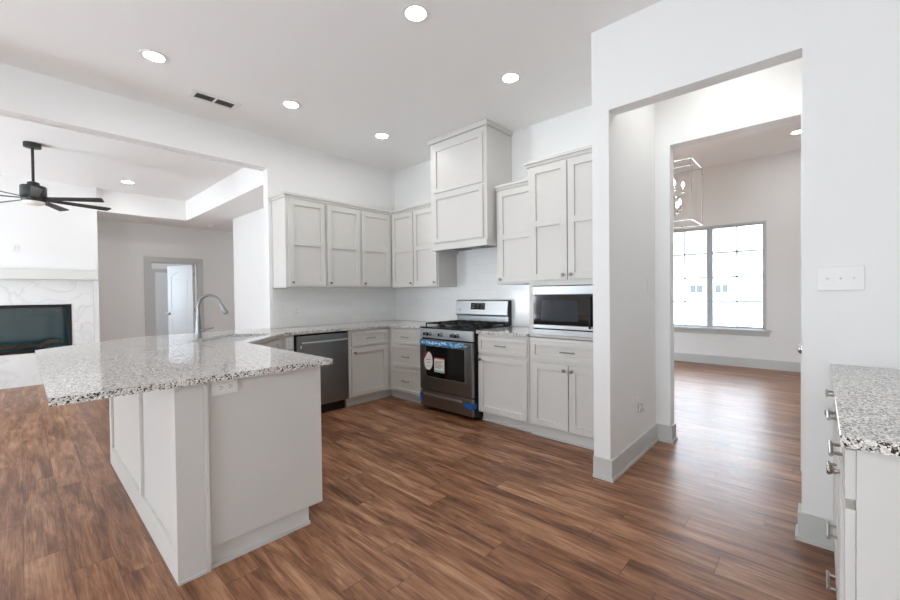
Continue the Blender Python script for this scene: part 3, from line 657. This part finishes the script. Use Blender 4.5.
for rx in (.255, .28, .34, .39, .42):
    for rz_ in (1.115, 1.145): dg.box(rx, rx+.014, .565+(rz_-1.04)*.129-.0036, .565+(rz_-1.04)*.129-.0020, rz_, rz_+.008)
dg.build('display_print', 'ink', bgd)
MB().prism([(.569, 1.075), (.573, 1.105), (.571, 1.105), (.567, 1.075)], .055, .075, 'yz').build('sticker', 'teal', bgd)

# ---- range hood cabinet
t = thing('hood_cabinet', 'tall pale grey boxed range hood reaching the ceiling', 'range hood', (1.213, -.455, 1.78))
HW = .817
MB().box(0, HW, 0, .45, .05, 1.225).box(0, HW, 0, .02, 0, .05).box(0, .02, .02, .45, 0, .05).box(HW-.02, HW, .02, .45, 0, .05).build('body', 'cab', t, bevel=.0015)
for a, b in ((.085, .625), (.652, 1.17)):
    shaker(MB(), .055, .772, a, b, False, .05).build('panel', 'cab', t, bevel=.0012)
MB().box(.0, HW, -.012, -.0005, 0, .06).build('bottom_rail', 'cab', t, bevel=.001)
mbc = MB(); ring(mbc, [(-.001, .44), (-.001, -.001), (HW+.001, -.001), (HW+.001, .44)], 0, .05, .022); mbc.v = [(x, y, z+1.225) for x, y, z in mbc.v]; mbc.build('crown', 'cab', t, bevel=.002)
MB().box(.06, HW-.06, .05, .42, .03, .049).build('vent_insert', 'steel', t)
MB().box(.12, .30, .09, .38, .024, .03).box(.48, .66, .09, .38, .024, .03).build('filter', 'ink', t)

# ---- right hand cabinet run (fronts face -x)
FX = 4.598
def right_cab(y1, label, doors, drawers):
    # local +x = world -y ; rz = -90deg ; local +y = world +x
    return cabinet('base_cabinet', label, 'cabinet', (FX, y1), -R90, .429, .645, 0, ZB, doors=doors, drawers=drawers, toe=.1, group=None)
right_cab(-1.024, 'base cabinet against the wall, under the counter by the three-gang switch plate', [(.012, .417, .115, .72, False, .04, .68)], [(.012, .417, .745, .872)])
right_cab(-1.454, 'base cabinet of stacked drawers, middle of three under the counter by the switch plate', [], [(.012, .417, .745, .872), (.012, .417, .50, .72), (.012, .417, .27, .475), (.012, .417, .115, .245)])
right_cab(-1.884, 'base cabinet with a plain pale end panel, under the counter by the switch plate', [(.012, .417, .115, .72, False, .05, .69)], [(.012, .417, .745, .872)])

# ---- fireplace
t = thing('fireplace_surround', 'white marble fireplace surround with a plain mantel beam', 'fireplace', (-4.018, -4.09, 0))
MB().box(0, .018, -1.20, 1.16, 0, .475).box(0, .018, -1.20, -.905, .475, 1.195).box(0, .018, .905, 1.16, .475, 1.195).box(0, .018, -1.20, 1.16, 1.195, 1.565).build('marble_facing', 'marble', t)
MB().box(0, .022, 1.162, 1.225, 0, 1.565).box(0, .022, -1.265, -1.202, 0, 1.565).build('side_trim', 'wall', t)
MB().box(0, .10, -1.25, 1.215, 1.567, 1.72)  .build('mantel', 'mantel', t, bevel=.003)
t = thing('fireplace_insert', 'black framed linear gas fireplace, teal reflection painted inside its firebox', 'fireplace', (-4.018, -4.09, .48))
MB().box(.0, .024, -.90, .90, 0, .045).box(0, .024, -.90, .90, .665, .71).box(0, .024, -.90, -.855, .045, .665).box(0, .024, .855, .90, .045, .665).build('frame', 'black', t, bevel=.002)
MB().box(-.5, -.002, -.88, .88, .01, .03).box(-.5, -.002, -.88, .88, .68, .70).box(-.52, -.5, -.88, .88, .01, .70).box(-.5, -.002, -.895, -.88, .01, .7).box(-.5, -.002, .88, .895, .01, .7).build('firebox', 'fire_refl', t)
MB().box(.004, .008, -.855, .855, .045, .665).build('glass_front', 'glass', t)
lg = MB()
for i in range(7):
    y = -.75+i*.24+random.uniform(-.04, .04); a = random.uniform(-.5, .5)
    lg.tube([(-.30, y-.12, .06+random.uniform(0, .05)), (-.25, y, .09+random.uniform(0, .05)), (-.18, y+.14*math.cos(a), .07+random.uniform(0, .1))], [.03, .04, .028], 9)
lg.build('log_set', 'log', t, smooth=True)

# ---- ceiling fan
FC = (-2.08, -3.6)
t = thing('ceiling_fan', 'black seven-blade ceiling fan hanging in the living room', 'ceiling fan', (FC[0], FC[1], H))
MB().lathe([(.075, -.001), (.075, -.05), (.06, -.055), (.02, -.056)], (0, 0, 0)).build('canopy', 'fan', t, smooth=True)
MB().cyl((0, 0, -.055), (0, 0, -.47), .013).build('downrod', 'fan', t, smooth=True)
MB().lathe([(.03, -.44), (.05, -.45), (.055, -.48), (.105, -.49), (.112, -.50), (.112, -.61), (.10, -.665), (.02, -.666)], (0, 0, 0)).build('motor', 'fan', t, smooth=True)
MB().lathe([(.095, -.667), (.09, -.69), (.06, -.705), (.005, -.71)], (0, 0, 0)).build('light_lens', 'opal', t, smooth=True)
for i in range(7):
    a = 2*PI*i/7+math.radians(1); b = MB()
    z = -.63; tl = .010
    pr_ = [(.10, -.018), (.13, -.03), (.70, -.045), (.715, -.03), (.69, .045), (.13, .03), (.10, .018)]
    vs = [(x, y, z+-y*.28+.004) for x, y in pr_]+[(x, y, z+-y*.28-.004) for x, y in pr_]; n = 7
    b.add(vs, [tuple(range(n)), tuple(range(n, 2*n))[::-1]]+[(i2, (i2+1) % n, n+(i2+1) % n, n+i2) for i2 in range(n)])
    bo = b.build('blade', 'fan', t); bo.rotation_euler = (0, 0, a)

# ---- recessed lights
def can(x, y, z, label, r=.078):
    t = thing('recessed_light', label, 'ceiling light', (x, y, z), group='recessed ceiling lights')
    MB().lathe([(r, 0), (r+.012, -.003), (r+.01, -.006), (r-.012, -.007), (r-.016, -.002), (r-.02, 0)], (0, 0, -.0005)).build('trim_ring', 'plastic', t, smooth=True)
    MB().lathe([(r-.021, -.001), (r-.022, -.004), (.002, -.005)], (0, 0, 0)).build('lens', 'lens', t, smooth=True)
can(.925, -3.02, H, 'lit recessed light over the island, left of the ceiling vent')
can(.925, -1.98, H, 'lit recessed light right of the ceiling vent, over the sink corner')
can(.935, -.94, H, 'lit recessed light nearest the corner, left of the range hood')
can(2.655, -.94, H, 'lit recessed light right of the range hood, before the tall cabinets')
can(2.655, -1.99, H, 'lit recessed kitchen light farthest from the hood, largest of those in view')
can(-3.27, -2.57, H, 'lit recessed light in the living room tray ceiling', .085)
t = thing('smoke_detector', 'small white round smoke detector on the low soffit before the far door', 'smoke detector', (-4.42, -1.10, ZL))
MB().lathe([(.065, -.001), (.065, -.02), (.05, -.03), (.005, -.031)], (0, 0, 0)).build('base', 'plastic', t, smooth=True)
MB().lathe([(.02, -.031), (.018, -.036), (.002, -.037)], (0, 0, 0)).build('button', 'plastic', t, smooth=True)
can(-1.6, -5.4, H, 'added fill light at the unseen end of the tray ceiling, nearest the kitchen')  # out-of-view lamp added to brighten the living room
can(-3.27, -5.4, H, 'added fill light at the unseen end of the tray ceiling, nearest the fireplace')  # second out-of-view lamp added for living room brightness
can(-4.1, .7, ZL, 'added fill light hidden in the passage ceiling')  # unseen lamp added to lift the wall around the far door
can(-6.7, -1.1, 2.8, 'added fill light hidden in the bedroom beyond the open door')  # unseen lamp added to whiten the gap beside the open door
can(4.05, -.45, H, 'added fill light in the hall ceiling, hidden behind the header')  # lamp added out of sight to lighten the dim hall
can(4.30, 3.60, 3.46, 'lit recessed light in the dining room ceiling')

# ---- ceiling vent
t = thing('ceiling_vent', 'white rectangular supply vent with dark louvres in the kitchen ceiling', 'vent', (.513, -2.495, H))
MB().box(-.085, .085, -.195, -.155, -.008, -.001).box(-.085, .085, .155, .195, -.008, -.001).box(-.085, -.055, -.155, .155, -.008, -.001).box(.055, .085, -.155, .155, -.008, -.001).box(-.055, .055, -.008, .008, -.008, -.001).build('frame', 'plastic', t)
MB().box(-.055, .055, -.155, .155, -.0016, -.0008).build('backing', 'dark', t)
lv = MB()
for i in range(6):
    x = -.048+i*.0175
    for (a, b) in ((-.153, -.009), (.009, .153)): lv.add([(x, a, -.002), (x+.009, a, -.008), (x+.009, b, -.008), (x, b, -.002), (x+.001, a, -.002), (x+.010, a, -.008), (x+.010, b, -.008), (x+.001, b, -.002)], [(0, 1, 2, 3), (7, 6, 5, 4), (0, 4, 5, 1), (3, 2, 6, 7), (0, 3, 7, 4), (1, 5, 6, 2)])
lv.build('louvre', 'plastic', t)

# ---- chandelier
CX, CY = 3.05, 2.28
t = thing('chandelier', 'chrome box-frame lantern chandelier with candle bulbs in the dining room', 'chandelier', (CX, CY, 3.46))
s_ = .31; zt_, zb_ = -.52, -1.28; fr = MB(); q = .0055
for sx in (-1, 1):
    for sy in (-1, 1): fr.box(sx*s_-q, sx*s_+q, sy*s_-q, sy*s_+q, zb_, zt_)
for z in (zt_, zb_):
    for sg in (-1, 1): fr.box(-s_, s_, sg*s_-q, sg*s_+q, z-q, z+q).box(sg*s_-q, sg*s_+q, -s_, s_, z-q, z+q)
fr.box(-s_, s_, -q*.6, q*.6, zt_-q, zt_+q).box(-q*.6, q*.6, -s_, s_, zt_-q, zt_+q)
fr.build('frame', 'chrome', t)
MB().lathe([(.06, -.001), (.06, -.02), (.02, -.03), (.004, -.031)], (0, 0, 0)).build('canopy', 'chrome', t, smooth=True)
MB().tube([(0, 0, -.03), (0, 0, -.53)], .006, 8).build('chain', 'chrome', t)
MB().cyl((0, 0, -.53), (0, 0, -1.20), .009, n=12).lathe([(.002, 0), (.018, .02), (.002, .05)], (0, 0, -1.25)).build('stem', 'chrome', t, smooth=True)
for tier, (z, rr_, ph, na) in enumerate(((-.86, .15, .5, 4), (-1.11, .13, 1.2, 4))):
    for i in range(na):
        a = ph+2*PI*i/na; cx, cy = rr_*math.cos(a), rr_*math.sin(a)
        ar = MB().tube([(0, 0, z-.03), (cx*.5, cy*.5, z-.05), (cx*.9, cy*.9, z-.035), (cx, cy, z)], .005, 8).build('arm', 'chrome', t, smooth=True)
        MB().lathe([(.008, 0), (.03, .006), (.032, .01), (.006, .012)], (cx, cy, z), n=14).build('bobeche', 'crystal', ar, smooth=True)
        MB().cyl((cx, cy, z+.01), (cx, cy, z+.075), .009, n=12).build('candle_sleeve', 'chrome', ar)
        MB().lathe([(.006, 0), (.014, .02), (.017, .035), (.010, .06), (.002, .078)], (cx, cy, z+.076), n=12).build('bulb', 'bulb', ar, smooth=True)

# ---- wall plate on the chimney breast
outlet('wall_outlet', 'faint white cover plate high on the chimney breast above the mantel', (-4.0195, -3.765, 2.02), R90)

# ---- neighbouring house seen through the window
t = thing('house', 'pale neighbouring house with small grey windows beyond the dining window', 'house', (-1, 14, -.3))
MB().box(-4, 6, 0, 6, 0, 3.0).build('wall', 'siding', t)
MB().prism([(-.4, 2.95), (3, 4.6), (6.4, 2.95), (6.4, 3.1), (3, 4.8), (-.4, 3.1)], -4.3, 6.3, 'yz').build('roof', 'roofing', t)
for x0, x1 in ((1.83, 2.02), (2.06, 2.26), (2.66, 2.84), (2.88, 3.05)):
    f_ = MB().box(x0-.03, x1+.03, -.03, -.001, 1.50, 1.85).build('window', 'plastic', t)
    MB().box(x0, x1, -.036, -.0305, 1.53, 1.82).build('pane', 'hglass', f_)
